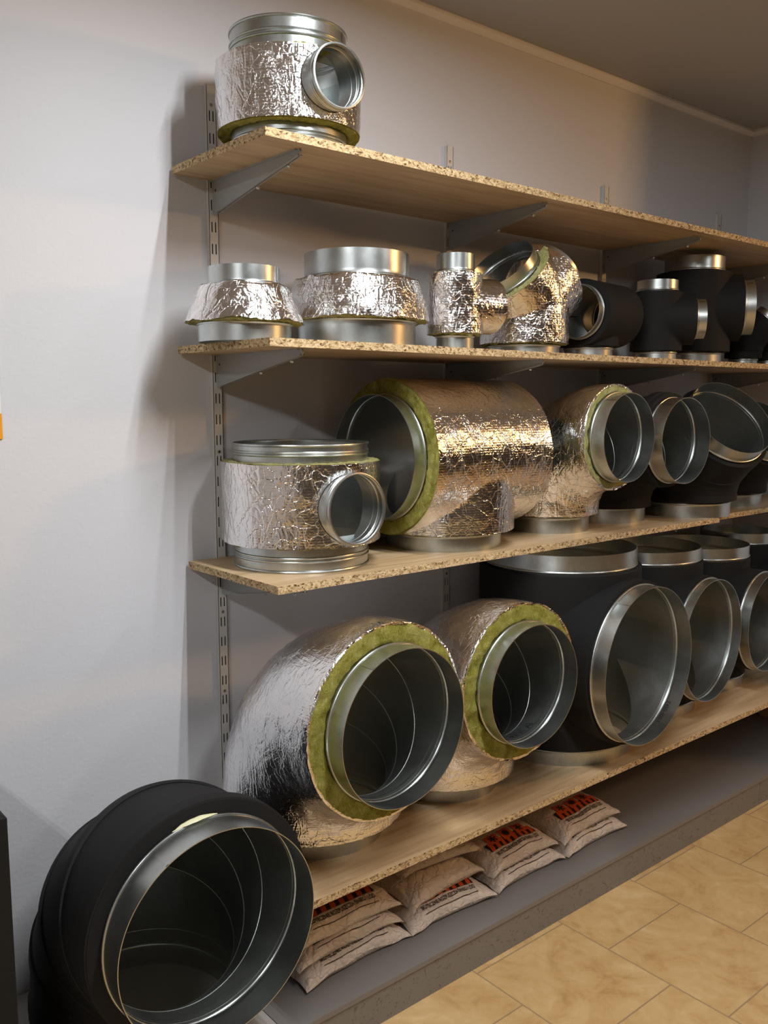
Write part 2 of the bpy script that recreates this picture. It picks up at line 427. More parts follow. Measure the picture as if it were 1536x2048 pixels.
def junction(t, legs, spheres, r_in, jmat, jname, foil=False, seed=0, amp=.004, style='plain', wm=None, styles=None):
    """legs: dict(p0,p1,r,rj,c0,c1) ; c0/c1 None = end buried in the joint. All points local to t."""
    W = .0016
    ds = [solid_cyl(l['p0'], l['p1'] if l['c1'] is None else Vector(l['p1'])-(Vector(l['p1'])-Vector(l['p0'])).normalized()*(l['c1']+.004), l['r']-.0004) if l['c0'] is None else
          solid_cyl(Vector(l['p0'])+(Vector(l['p1'])-Vector(l['p0'])).normalized()*(l['c0']+.004), l['p1'] if l['c1'] is None else Vector(l['p1'])-(Vector(l['p1'])-Vector(l['p0'])).normalized()*(l['c1']+.004), l['r']-.0004) for l in legs]
    sp = [solid_sph(c, r-.0004) for c, r, _ in spheres]
    def holes(dr):
        hs = []
        for l in legs:
            p0, p1 = Vector(l['p0']), Vector(l['p1']); n = (p1-p0).normalized()
            hs.append(solid_cyl(p0-(n*.03 if l['c0'] is not None else n*0), p1+(n*.03 if l['c1'] is not None else n*0), l['r']+dr, 92))
        for c, r, _ in spheres: hs.append(solid_sph(c, r+dr, 44))
        return hs
    out = boolean(ds[0], ds[1:]+sp, 'UNION') if len(ds)+len(sp) > 1 else ds[0]
    hs = holes(-.0022); hole = boolean(hs[0], hs[1:], 'UNION') if len(hs) > 1 else hs[0]
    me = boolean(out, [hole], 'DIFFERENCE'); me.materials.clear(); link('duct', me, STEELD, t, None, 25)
    # jacket
    js = []
    for l in legs:
        if l.get('rj') is None: continue
        p0, p1 = Vector(l['p0']), Vector(l['p1']); n = (p1-p0).normalized()
        js.append(solid_cyl(p0+n*(l['c0'] or 0), p1-n*(l['c1'] or 0), l['rj'], 120, .012 if foil else .03))
    js += [solid_sph(c, rj, 64) for c, _, rj in spheres]
    out = boolean(js[0], js[1:], 'UNION') if len(js) > 1 else js[0]
    hs = holes(.0012); hole = boolean(hs[0], hs[1:], 'UNION') if len(hs) > 1 else hs[0]
    me = boolean(out, [hole], 'DIFFERENCE'); me.materials.clear()
    if foil:
        bm = bmesh.new(); bm.from_mesh(me); bm.normal_update()
        def near(p):      # on the outside skin?
            for l in legs:
                p0, p1 = Vector(l['p0']), Vector(l['p1']); n = (p1-p0).normalized(); q = p-p0
                if (q-n*q.dot(n)).length < l['r']+.006 and -.05 < q.dot(n) < (p1-p0).length+.05: return True
            return False
        sv = Vector((seed, seed*2, -seed))
        for v in bm.verts:
            if near(v.co): continue
            q = v.co+sv
            v.co += v.normal*(noise.noise(q*9)*amp+abs(noise.noise(q*26))*amp*.7+abs(noise.noise(q*70))*amp*.35)
        # end faces show bare wool
        for f in bm.faces:
            for l in legs:
                if l.get('rj') is None: continue
                p0, p1 = Vector(l['p0']), Vector(l['p1']); n = (p1-p0).normalized(); c = f.calc_center_median()
                for e, cc, s_ in ((p0, l['c0'], 1), (p1, l['c1'], -1)):
                    if cc is None: continue
                    if abs((c-(e+n*cc*s_)).dot(n)) < .004 and abs(f.normal.dot(n)) > .6: f.material_index = 1
        bm.to_mesh(me); bm.free()
        link(jname, me, [jmat, wm or WOOLP], t, None, 60)
        for l in legs:
            if l.get('rj') is None: continue
            p0, p1 = Vector(l['p0']), Vector(l['p1']); n = (p1-p0).normalized()
            for e, cc, s_ in ((p0, l['c0'], 1), (p1, l['c1'], -1)):
                if cc is None: continue
                wool_ring(l['r']+.0014, l['rj']-.003, frame(e+n*s_*(cc-.003), -n*s_), t, wm or WOOLP, seed+cc, l.get('split') if s_ == 1 else None)
    else:
        link(jname, me, jmat, t, None, 30)
    for l in legs:
        p0, p1 = Vector(l['p0']), Vector(l['p1']); n = (p1-p0).normalized(); st = l.get('style', style)
        if l['c0'] is not None: collar(l['r'], l['c0'], frame(p0, -n), t, st)
        if l['c1'] is not None: collar(l['r'], l['c1'], frame(p1, n), t, st)

def strip(t, r, zc, zh, phi0, width, slope, side=1, r2=None):
    """glued rubber strip running diagonally over a jacket of radius r: one part"""
    mb = MB(); rows = []
    m = 16
    for k in range(m+1):
        f = k/m; a = math.radians(phi0+(f-.5)*slope)
        z = zc+(f-.5)*zh
        da = 0
        rows.append([(R_*math.cos(a), R_*math.sin(a), z+dz) for R_, dz in ((r-.003, -width/2), (r+.003, -width/2+.002), (r+.0035, 0), (r+.003, width/2-.002), (r-.003, width/2))])
    mb.grid(rows, False, False); return mb.build('jacket_strip', RUBBER, t, 30)

def saddle(t, r, h, phi, A, Zh, rcut):
    # pointed flange of the branch jacket glued over the main jacket, both sides of the branch
    mb = MB(); n = 26; A = math.radians(A); ph = math.radians(phi)
    def zz(a): return Zh*max(.03, 1-abs(a)/A)
    for sgn in (1,):
        rows = []
        for dr, sh in ((-.004, 1.0), (.0032, 1.0), (.0036, .985), (.0036, 0), (.0036, -.985), (.0032, -1.0), (-.004, -1.0)):
            rows.append([((r+dr)*math.cos(ph+a), (r+dr)*math.sin(ph+a), h+zz(a)*sh) for a in [(-A+2*A*k/(n*2)) for k in range(2*n+1)]])
        mb.grid(rows, False, True)
    m2 = 2*n+1
    mb.add([row[0] for row in rows], [tuple(range(len(rows)))]); mb.add([row[-1] for row in rows], [tuple(range(len(rows)))])
    me = mb.mesh('fl'); bm = bmesh.new(); bm.from_mesh(me); bmesh.ops.remove_doubles(bm, verts=bm.verts, dist=.0002); bmesh.ops.recalc_face_normals(bm, faces=bm.faces); bm.to_mesh(me); bm.free()
    me = boolean(me, [solid_cyl((0,0,h), Vector((0,0,h))+dirv(phi)*(r*2+.2), rcut, 90)], 'DIFFERENCE'); me.materials.clear()
    return link('jacket_flange', me, RUBBER, t, None, 30)
def tee(name, label, x, y, z, r, H, c0, c1, rj, h, phi, rb, Lb, cb, rbj, kind='rubber', style='plain', foil=None, wm=None, seed=0, strips=True, cat='duct tee', amp=.004):
    t = thing(name, label, cat, (x, y, z)); d = dirv(phi)
    legs = [dict(p0=(0,0,0), p1=(0,0,H), r=r, rj=rj, c0=c0, c1=c1), dict(p0=(0,0,h), p1=Vector((0,0,h))+d*Lb, r=rb, rj=rbj, c0=None, c1=cb)]
    junction(t, legs, [], r, (foil or FOIL) if kind == 'foil' else RUBBER, 'foil_jacket' if kind == 'foil' else 'rubber_jacket', kind == 'foil', seed, amp, style, wm)
    zh = min(h-c0-.004, H-c1-h-.004, rbj*1.45)
    if kind != 'foil' and strips and zh > rbj+.004: saddle(t, rj, h, phi, 88, zh, rbj-.004)
    return t

# ------------------------------------------------------------------ the room
def struct(name, mb, mats, **k):
    o = mb.build(name, mats, None, 30, **k); o['kind'] = 'structure'; return o
def slab(name, b, mat):
    m = MB(); m.box(*b); return struct(name, m, mat)
X0, X1, Y0 = -3.2, 8.0, -4.6
slab('floor', (X0, X1, Y0, YW+.1, -.1, 0), TILE)
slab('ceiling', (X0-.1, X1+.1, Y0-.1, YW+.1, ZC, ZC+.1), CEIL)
slab('wall_back', (X0, XR, YW, YW+.12, 0, ZC), WALL)
slab('wall_right', (XR, XR+.12, .75, YW+.12, 0, ZC), WALL)
slab('wall_left', (X0-.12, X0, Y0, YW+.1, 0, ZC), WALL)
slab('wall_front', (X0, X1, Y0-.12, Y0, 0, ZC), WALLD)
slab('wall_far', (X1, X1+.12, Y0, .75, 0, ZC), WALLD)
slab('wall_return', (XR+.12, X1, .75, .87, 0, ZC), WALL)
def moulding(name, p0, p1, n):
    p0, p1, n = Vector(p0), Vector(p1), Vector(n); prof = [(0,0), (.018,0), (.020,-.004), (.020,-.012), (.012,-.020), (.006,-.026), (0,-.026)]
    mb = MB(); mb.grid([[p+n*a+Vector((0,0,b)) for a, b in prof] for p in (p0, p1)], True, False)
    struct(name, mb, TRIMM)
moulding('trim_1', (X0, YW, ZC), (XR, YW, ZC), (0,-1,0))
moulding('trim_2', (XR, YW, ZC), (XR, .75, ZC), (-1,0,0))

# ------------------------------------------------------------------ shelving
def board(name, label, x0, x1, y0, y1, ztop, group=None):
    mb = MB(); xc = (x0+x1)/2; yc = (y0+y1)/2
    mb.box(x0-xc, x1-xc, y0-yc, y1-yc, -T, 0, mats=[0, 0, 1, 1, 1, 1])
    o = mb.build(name, [OAK, CHIP], None, 30, loc=(xc, yc, ztop))
    return tag(o, label, 'shelf board')
board('shelf_board', 'top oak-look shelf board with raw chipboard edge, holding one foil tee', 1.0365, 3.765, YF, YW-.014, Z1)
board('shelf_board', 'second oak-look shelf board from the top, under the two foil reducers', 1.0396, 3.765, YF, YW-.014, Z2)
board('shelf_board', 'long third oak-look shelf board under the big foil tee', 1.0509, 2.892, YF, YW-.014, Z3)
board('shelf_board', 'far end board continuing the third shelf near the right wall', 2.896, 3.765, YF+.035, YW-.014, Z3)
board('shelf_board', 'lowest and deepest oak-look shelf board, under the two large foil elbows', 1.04, 3.765, YF4, YW-.014, Z4)

UX = [1.134, 1.9527, 2.7377, 3.5121]
UW, UD = .027, .0125
def upright(x, label):
    t = thing('shelf_upright', label, 'shelf upright', (x, YW, 0), 0, 'white slotted uprights on the back wall')
    ztop = ZF+.772; zbot = ZP+.004; pitch = .0533
    zs0 = ZF-.6321-pitch*.0
    cols = [0, .0065, .0100, .0165, .0200, UW]
    slots = []
    k0 = int(math.ceil((zbot+.03-zs0)/pitch)); k = k0
    while zs0+k*pitch+.02 < ztop-.004:
        slots.append(zs0+k*pitch); k += 1
    rows = [zbot]
    for s in slots: rows += [s-.0125, s+.0125]
    rows.append(ztop)
    mb = MB(); y = -UD
    for i in range(len(rows)-1):
        for j in range(5):
            if i % 2 == 1 and j in (1, 3): continue
            mb.add([(cols[j], y, rows[i]), (cols[j+1], y, rows[i]), (cols[j+1], y, rows[i+1]), (cols[j], y, rows[i+1])], [(0,1,2,3)])
            mb.add([(cols[j], y+.0015, rows[i]), (cols[j+1], y+.0015, rows[i]), (cols[j+1], y+.0015, rows[i+1]), (cols[j], y+.0015, rows[i+1])], [(3,2,1,0)])
    for s in slots:
        for a, b in ((cols[1], cols[2]), (cols[3], cols[4])):
            for p, q in (((a, s-.0125), (a, s+.0125)), ((b, s-.0125), (b, s+.0125)), ((a, s-.0125), (b, s-.0125)), ((a, s+.0125), (b, s+.0125))):
                mb.add([(p[0], y, p[1]), (q[0], y, q[1]), (q[0], y+.0015, q[1]), (p[0], y+.0015, p[1])], [(0,1,2,3)])
    me = mb.mesh('channel_face', False)
    mb2 = MB(); mb2.box(0, .0016, -UD, -.0005, zbot, ztop); mb2.box(UW-.0016, UW, -UD, -.0005, zbot, ztop)
    o = len(mb.v); mb.v += mb2.v; mb.f += [tuple(i+o for i in f) for f in mb2.f]; mb.m += mb2.m
    link('channel', mb.mesh('channel', False), UPW, t, None, 30)
    k_ = MB(); k_.box(.0018, UW-.0018, -.0072, -.0066, zbot+.001, ztop-.001); k_.build('slot_shade_sheet', DARK, t, 30)  # dark sheet that paints the shade inside the channel, behind its slots
    for zs in (ZF+.7265, ZF-.129, ZF-.552, ZF-.768):
        s = MB(); s.lathe([(.0001, -.0006), (.0030, -.0010), (.0042, -.0004), (.0044, .0012)], Matrix.Translation((UW/2, -UD, zs)) @ Matrix.Rotation(PI/2, 4, 'X') @ Matrix.Scale(-1, 4, (0,0,1)), 20, closed=False)
        s.build('screw', BRASS, t)
    return t
upright(UX[0], 'first slotted upright from the left, nearest the bare wall')
upright(UX[1], 'second slotted upright from the left, behind the big foil tee')
upright(UX[2], 'third slotted upright from the left, ending above the top shelf')
upright(UX[3], 'fourth and farthest slotted upright, near the right wall corner')

def bracket(x, z, label, ln=.385, first=False, drop=.082):
    yb = YW-UD
    t = thing('shelf_bracket', label, 'shelf bracket', (x+UW/2, yb, z-T), 0, 'grey brackets under the shelf boards')
    pts = [(0, 0), (-ln+.004, 0), (-ln, -.006), (-ln+.004, -.014), (-ln+.02, -.018), (-ln*.5, -.018-(drop-.022)*.5), (-.022, -drop+.003), (-.012, -drop), (0, -drop+.002)]
    mb = MB(); w = .0022
    a = [(-w, p, q) for p, q in pts]; b = [(w, p, q) for p, q in pts]; n = len(pts)
    mb.add(a+b, [tuple(range(n)), tuple(reversed(range(n, 2*n)))]+[(i, i+n, (i+1) % n+n, (i+1) % n) for i in range(n)])
    # top flange and folded lower lip
    mb.box(-.009, .009, -ln+.012, -.002, -.0022, -.0002)
    mb.add([(-.006, p, q) for p, q in pts[3:7]]+[(.006, p, q) for p, q in pts[3:7]]+[(-.006, p, q+.002) for p, q in pts[3:7]]+[(.006, p, q+.002) for p, q in pts[3:7]],
           [(0,1,5,4),(1,2,6,5),(2,3,7,6),(8,12,13,9),(9,13,14,10),(10,14,15,11),(0,8,9,1),(1,9,10,2),(2,10,11,3),(4,5,13,12),(5,6,14,13),(6,7,15,14)])
    mb.build('blade', BRG, t, 30)
    for yy in (-ln*.86, -ln*.52):
        zz = -.0205-(.86*ln+yy)*.0 - (0.010 if yy > -ln*.7 else 0.0)
        zz = -.018-(drop-.022)*((yy+ln-.02)/(ln-.04))-.003
        s = MB(); s.lathe([(.0001, -.0035), (.003, -.003), (.0045, -.001), (.005, .0015), (.0022, .002), (.0022, .012)], Matrix.Translation((.006, yy, zz)), 16, closed=False)
        s.build('screw', STEEL, t)
    h = MB(); h.lathe([(.0001, .0003), (.0028, .0003)], Matrix.Translation((-w, -.016, -.024)) @ Matrix.Rotation(-PI/2, 4, 'Y'), 16, closed=False)
    h.build('rivet_hole', DARK, t)
    return t
names = ['first', 'second', 'third', 'fourth']; shn = {Z1: 'top shelf', Z2: 'second shelf', Z3: 'third shelf', Z4: 'lowest shelf'}
for i, x in enumerate(UX):
    for z in (Z1, Z2, Z3, Z4):
        if z == Z3 and i == 1: continue
        bracket(x, z, 'grey triangular bracket under the %s, at the %s upright from the left' % (shn[z], names[i]), ln=.385 if z != Z4 else .46)

# ------------------------------------------------------------------ plinth
def plinth():
    t = thing('plinth', 'long low grey-painted chipboard plinth along the wall under the shelves', 'plinth', (1.0, YP, 0))
    mb = MB(); mb.box(0, 2.105, .004, YW-YP-.002, 0, ZP-.0165); mb.box(2.108, XR-1.0, .004, YW-YP-.002, 0, ZP-.0165)
    mb.build('front_board', PLF, t, 30)
    mb = MB(); mb.box(0, 2.112, 0, YW-YP-.002, ZP-.0135, ZP); mb.box(2.1125, XR-1.0, 0, YW-YP-.002, ZP-.0135, ZP)
    mb.build('top_board', PLT, t, 30)
    mb = MB(); mb.box(.002, XR-1.002, .006, .2, ZP-.0165, ZP-.0135); mb.build('shadow_gap', SEAMD, t, 30)
plinth()
mb = MB(); mb.box(.47, .999, YP+.002, YW-.002, 0, ZP)
tag(mb.build('floor_box', PLL, None, 30, bevel=.002), 'light grey low box left of the plinth, under the huge black elbow', 'box')
mb = MB(); mb.box(3.738, 3.772, 1.30, 1.86, ZP+.001, Z4-T-.001)
tag(mb.build('end_panel', PANELW, None, 30), 'brown wooden end panel standing on the plinth against the right wall', 'panel')
# black board at the left edge
bx = .424
mb = MB()
zt = ZF-.693
pts = [(bx-.30, 0), (bx, 0), (bx, zt-.006), (bx-.004, zt), (bx-.30, zt)]
ys = (1.50, 1.524)
n = 5; V = [(px, yy, pz) for yy in ys for px, pz in pts]
yy0 = 1.50
mb.add([(bx-.30, yy0, 0), (bx, yy0, 0), (bx, yy0, zt-.004), (bx-.006, yy0+.012, zt+.0), (bx-.30, yy0+.012, zt),
        (bx-.30, 2.0, 0), (bx, 2.0, 0), (bx, 2.0, zt-.004), (bx-.006, 1.99, zt), (bx-.30, 1.99, zt), (bx-.3, yy0, zt-.004), (bx-.3, 2.0, zt-.004)],
       [(0,1,2,10), (10,2,3,4), (4,3,8,9), (9,8,7,11), (11,7,6,5), (1,6,7,2), (2,7,8,3), (0,10,11,5), (10,4,9,11), (0,5,6,1)])
tag(mb.build('black_cabinet', BLACKB, None, 30), 'plain black cabinet cut off by the left edge, beside the huge black elbow', 'cabinet')
# poster on the wall at the left edge
t = thing('wall_sign', 'white and orange sign on the wall, cut off by the left edge', 'sign', (.33, YW, ZF-.082))
mb = MB(); mb.box(0, .2845, -.004, -.0005, .056, .42); mb.build('white_field', WHITEP, t, 30)
mb = MB(); mb.box(0, .2845, -.004, -.0005, 0, .056); mb.build('orange_band', ORP, t, 30)

# ------------------------------------------------------------------ shelf 1
def ribbed_tee(name, label, x, y, z, r, H, c0, c1, rj, h, phi, rb, Lb, cb, seed, wm, amp=.004):
    t = thing(name, label, 'duct tee', (x, y, z)); d = dirv(phi)
    legs = [dict(p0=(0,0,0), p1=(0,0,H), r=r, rj=rj, c0=c0, c1=c1), dict(p0=(0,0,h), p1=Vector((0,0,h))+d*Lb, r=rb, rj=None, c0=None, c1=cb)]
    junction(t, legs, [], r, FOIL, 'foil_jacket', True, seed, amp, 'ribbed', wm)
    return t
ribbed_tee('insulated_duct_tee', 'silver foil tee with round side opening, alone on the top shelf', 1.216, 1.80, Z1, .133, .268, .048, .072, .165, .129, -91.9, .064, .206, .04, 1.3, WOOLG)

# ------------------------------------------------------------------ shelf 2
def reducer(label, x, y, z, rb, rt, H, za, zb_, ra, rc, seed):
    t = thing('insulated_duct_reducer', label, 'duct reducer', (x, y, z))
    collar(rb, za+.004, frame((0,0,0), (0,0,-1)), t); collar(rt, H-zb_+.002, frame((0,0,H), (0,0,1)), t)
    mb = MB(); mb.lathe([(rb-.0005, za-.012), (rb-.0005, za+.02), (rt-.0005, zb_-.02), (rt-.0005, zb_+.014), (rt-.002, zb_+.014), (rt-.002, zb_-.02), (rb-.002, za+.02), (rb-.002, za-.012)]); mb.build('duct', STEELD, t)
    rows = []; n = 180; m = 22; dp = foildisp(.005, seed)
    prof = [(rb+.002, za+.004), (ra-.006, za+.004)]
    for i in range(m+1):
        f = i/m; prof.append((ra+(rc-ra)*f, za+(zb_-za)*f))
    prof += [(rc-.012, zb_+.003), (rt+.002, zb_+.002)]
    mb = MB()
    for i, (rr, zz) in enumerate(prof):
        row = []
        for k in range(n):
            a = 2*PI*k/n; p = Vector((rr*math.cos(a), rr*math.sin(a), zz))
            if 1 < i < len(prof)-2:
                e = dp(p, (i-2)/m); sag = .006*noise.noise(Vector((math.cos(a)*2, math.sin(a)*2, seed)))
                s = (rr+e)/rr; zz2 = zz+sag+(.003*noise.noise(p*70) if i in (2, len(prof)-3) else 0)
                row.append((p.x*s, p.y*s, zz2))
            else: row.append(tuple(p))
        rows.append(row)
    mb.grid(rows, True, False); mb.build('foil_jacket', FOIL, t, 70)
    wool_ring(rb+.0015, ra-.004, frame((0,0,za-.001), (0,0,-1)), t, WOOLP, seed)
    return t
reducer('smaller silver foil reducer, leftmost on the second shelf', 1.099, 1.82, Z2, .107, .083, .169, .044, .125, .137, .105, 2.2)
reducer('larger silver foil reducer with wide top collar, second from left on the second shelf', 1.430, 1.82, Z2, .150, .133, .231, .066, .166, .183, .158, 5.1)

# small foil tee with blind branch
t = thing('insulated_duct_tee', 'small silver foil tee with narrow collars, right of the two foil reducers', 'duct tee', (1.681, 1.72, Z2))
junction(t, [dict(p0=(0,0,0), p1=(0,0,.246), r=.050, rj=.0725, c0=.042, c1=.052), dict(p0=(0,0,.117), p1=(.128,-.02,.117), r=.048, rj=.072, c0=None, c1=.012)], [], .05, FOIL, 'foil_jacket', True, 7.7, .004)
# foil wye
t = thing('insulated_duct_wye', 'silver foil wye with two angled openings, beside the small foil tee', 'duct wye', (2.047, 1.80, Z2))
O = Vector((0,0,.150))
junction(t, [dict(p0=(0,0,0), p1=O, r=.104, rj=.130, c0=.034, c1=None),
             dict(p0=O, p1=O+Vector((-.7071,0,.7071))*.150, r=.102, rj=.130, c0=None, c1=.042),
             dict(p0=O, p1=O+Vector((.7071,.0,.7071))*.155, r=.100, rj=.128, c0=None, c1=.04)], [(O, .1045, .1305)], .1, FOIL, 'foil_jacket', True, 9.1, .006)
# black tees of the second shelf
t = thing('black_duct_tee', 'black tee with a side opening facing left, just right of the foil wye', 'duct tee', (2.382, 1.82, Z2))
junction(t, [dict(p0=(-.128,-.045,.142), p1=(.165,.0,.142), r=.083, rj=.102, c0=.034, c1=.036), dict(p0=(0,0,.142), p1=(0,0,0), r=.077, rj=.096, c0=None, c1=.040)], [], .08, RUBBER, 'rubber_jacket')
tee('black_duct_tee', 'smaller upright black tee with a side collar, in front of the larger one', 2.701, 1.78, Z2, .068, .270, .036, .040, .086, .142, -50, .066, .155, .036, .086)
tee('black_duct_tee', 'tall black tee with wide top collar reaching under the top shelf', 3.040, 1.85, Z2, .107, .386, .046, .056, .134, .205, -53, .098, .205, .042, .120)
elbow('black_duct_elbow', 'small black angled elbow right of the tall black tee on the second shelf', 3.327, 1.80, Z2, .052, -50, .13, .10, .03, .068, .032, .07, 'rubber', el=45)
elbow('black_duct_elbow', 'small black elbow at the far right end of the second shelf', 3.560, 1.82, Z2, .054, -120, .13, .13, .03, .070, .032, .09, 'rubber', el=30)

# ------------------------------------------------------------------ shelf 3
ribbed_tee('insulated_duct_tee', 'silver foil tee with small round opening, leftmost on the third shelf', 1.272, 1.850, Z3, .168, .305, .064, .047, .1985, .154, -88.6, .083, .226, .036, 4.4, WOOLP)
t = thing('insulated_duct_tee', 'big silver foil tee lying sideways, its wide opening facing left', 'duct tee', (1.754, 1.835, Z3))
junction(t, [dict(p0=(-.262,0,.256), p1=(.270,0,.256), r=.168, rj=.211, c0=.045, c1=.045, split=PI/2), dict(p0=(0,0,.256), p1=(0,0,0), r=.165, rj=.202, c0=None, c1=.05)], [], .168, FOIL2, 'foil_jacket', True, 12.5, .0035, wm=WOOLG)
elbow('insulated_duct_elbow', 'silver foil elbow on the third shelf, right of the big sideways tee', 2.22, 1.84, Z3, .1315, -88.3, .297, .299, .052, .158, .055, .235, 'foil', woolmat=WOOLP, seed=2.5)
elbow('black_duct_elbow', 'black elbow with steel rim on the third shelf, beside the foil elbow', 2.558, 1.868, Z3, .137, -90.6, .311, .280, .062, .152, .06, .215, 'rubber')
elbow('black_duct_elbow', 'black angled elbow with wide upward-tilted opening on the third shelf', 2.911, 1.767, Z3, .151, -109.5, .278, .178, .056, .168, .055, .225, 'rubber', el=38.8, gores=3)
elbow('black_duct_elbow', 'black angled elbow at the far right end of the third shelf', 3.330, 1.84, Z3, .127, -107, .235, .160, .05, .142, .05, .19, 'rubber', el=38.8, gores=3)

# ------------------------------------------------------------------ shelf 4
elbow('insulated_duct_elbow', 'largest silver foil elbow with thick green wool edge on the lowest shelf', 1.245, 1.774, Z4, .181, -89.1, .354, .356, .059, .228, .057, .282, 'foil', woolmat=WOOLG, foil=FOIL2, seed=.4)
E2 = elbow('insulated_duct_elbow', 'second silver foil elbow on the lowest shelf, between the largest one and a black tee', 1.688, 1.765, Z4, .158, -91.6, .352, .364, .052, .205, .055, .285, 'foil', woolmat=WOOLG, foil=FOIL2, seed=6)
E3 = tee('black_duct_tee', 'largest black tee with handwritten code inside its rim on the lowest shelf', 2.191, 1.762, Z4, .2345, .631, .050, .057, .2500, .309, -87.3, .2335, .332, .055, .246)
tee('black_duct_tee', 'second black tee from the left on the lowest shelf', 2.695, 1.812, Z4, .208, .574, .045, .048, .216, .277, -86, .207, .290, .040, .214)
tee('black_duct_tee', 'third black tee from the left on the lowest shelf', 3.108, 1.824, Z4, .182, .537, .045, .048, .187, .272, -87, .181, .293, .045, .186)
tee('black_duct_tee', 'fourth and farthest black tee on the lowest shelf, half cut off', 3.462, 1.85, Z4, .143, .55, .045, .048, .155, .30, -87, .142, .24, .045, .153)

# handwriting on the inside of the collars
def textmesh(s, size, sx=1.0, off=0):
    cu = bpy.data.curves.new('t', 'FONT'); cu.body = s; cu.size = size; cu.resolution_u = 3; cu.offset = off; cu.align_x = 'CENTER'
    o = bpy.data.objects.new('t', cu); C.objects.link(o)
    dg = bpy.context.evaluated_depsgraph_get(); dg.update(); me = bpy.data.meshes.new_from_object(o.evaluated_get(dg)); bpy.data.objects.remove(o)
    for v in me.vertices: v.co.x *= sx
    bm = bmesh.new(); bm.from_mesh(me); bmesh.ops.triangulate(bm, faces=bm.faces)
    bmesh.ops.subdivide_edges(bm, edges=[e for e in bm.edges if e.calc_length() > size*.25], cuts=2, use_grid_fill=True)
    bm.to_mesh(me); bm.free(); return me
def ink_inside(t, s, size, r, a, L, phi, theta, depth, sx=1, jitter=0, flip=1):
    """writing wrapped on the inside of the horizontal outlet, angle theta from the lowest point, depth back from the rim"""
    me = textmesh(s, size, sx, .0003); d = dirv(phi); side = Vector((-d.y, d.x, 0)); c0 = Vector((0,0,a))+d*(L-depth)
    for v in me.vertices:
        ang = theta+flip*v.co.x/r
        v.co = c0 - d*(v.co.y*flip) + side*(r*math.sin(ang)) + Vector((0,0,-r*math.cos(ang)))
    return link('handwriting', me, INK, t)
ink_inside(E2, 'E M K A', .030, .1535, .364, .352, -91.6, math.radians(10), .074, 1.0)
ink_inside(E3, 'T450-450-1', .018, .2310, .309, .332, -87.3, math.radians(38), .040, 1.0, flip=-1)

# ------------------------------------------------------------------ huge black elbow
F1 = elbow('black_duct_elbow', 'huge black elbow with wide steel rim standing at the lower left', .770, 1.783, ZP, .205, -91, .400, .404, .073, .232, .06, .31, 'rubber', gores=4)
mb = MB(); d = dirv(-91); side = Vector((-d.y, d.x, 0)); rows = []
for k in range(15):
    f = k/14; ang = math.radians(198-26*f); rr = .2085
    wv = .004*math.sin(PI*f)+.0006; rows.append([Vector((0,0,.404))+d*(.400-.073+.006+s*.9*wv+.002*noise.noise(Vector((f*7,0,0)))) + (side*math.sin(-ang)*-1 + Vector((0,0,-math.cos(ang))))*(rr+h_) for s, h_ in ((-2, 0), (-1, wv*.7), (0, wv), (1, wv*.7), (2, 0))])
mb.grid(rows, False, False); mb.build('glue_smear', GLUE, F1)

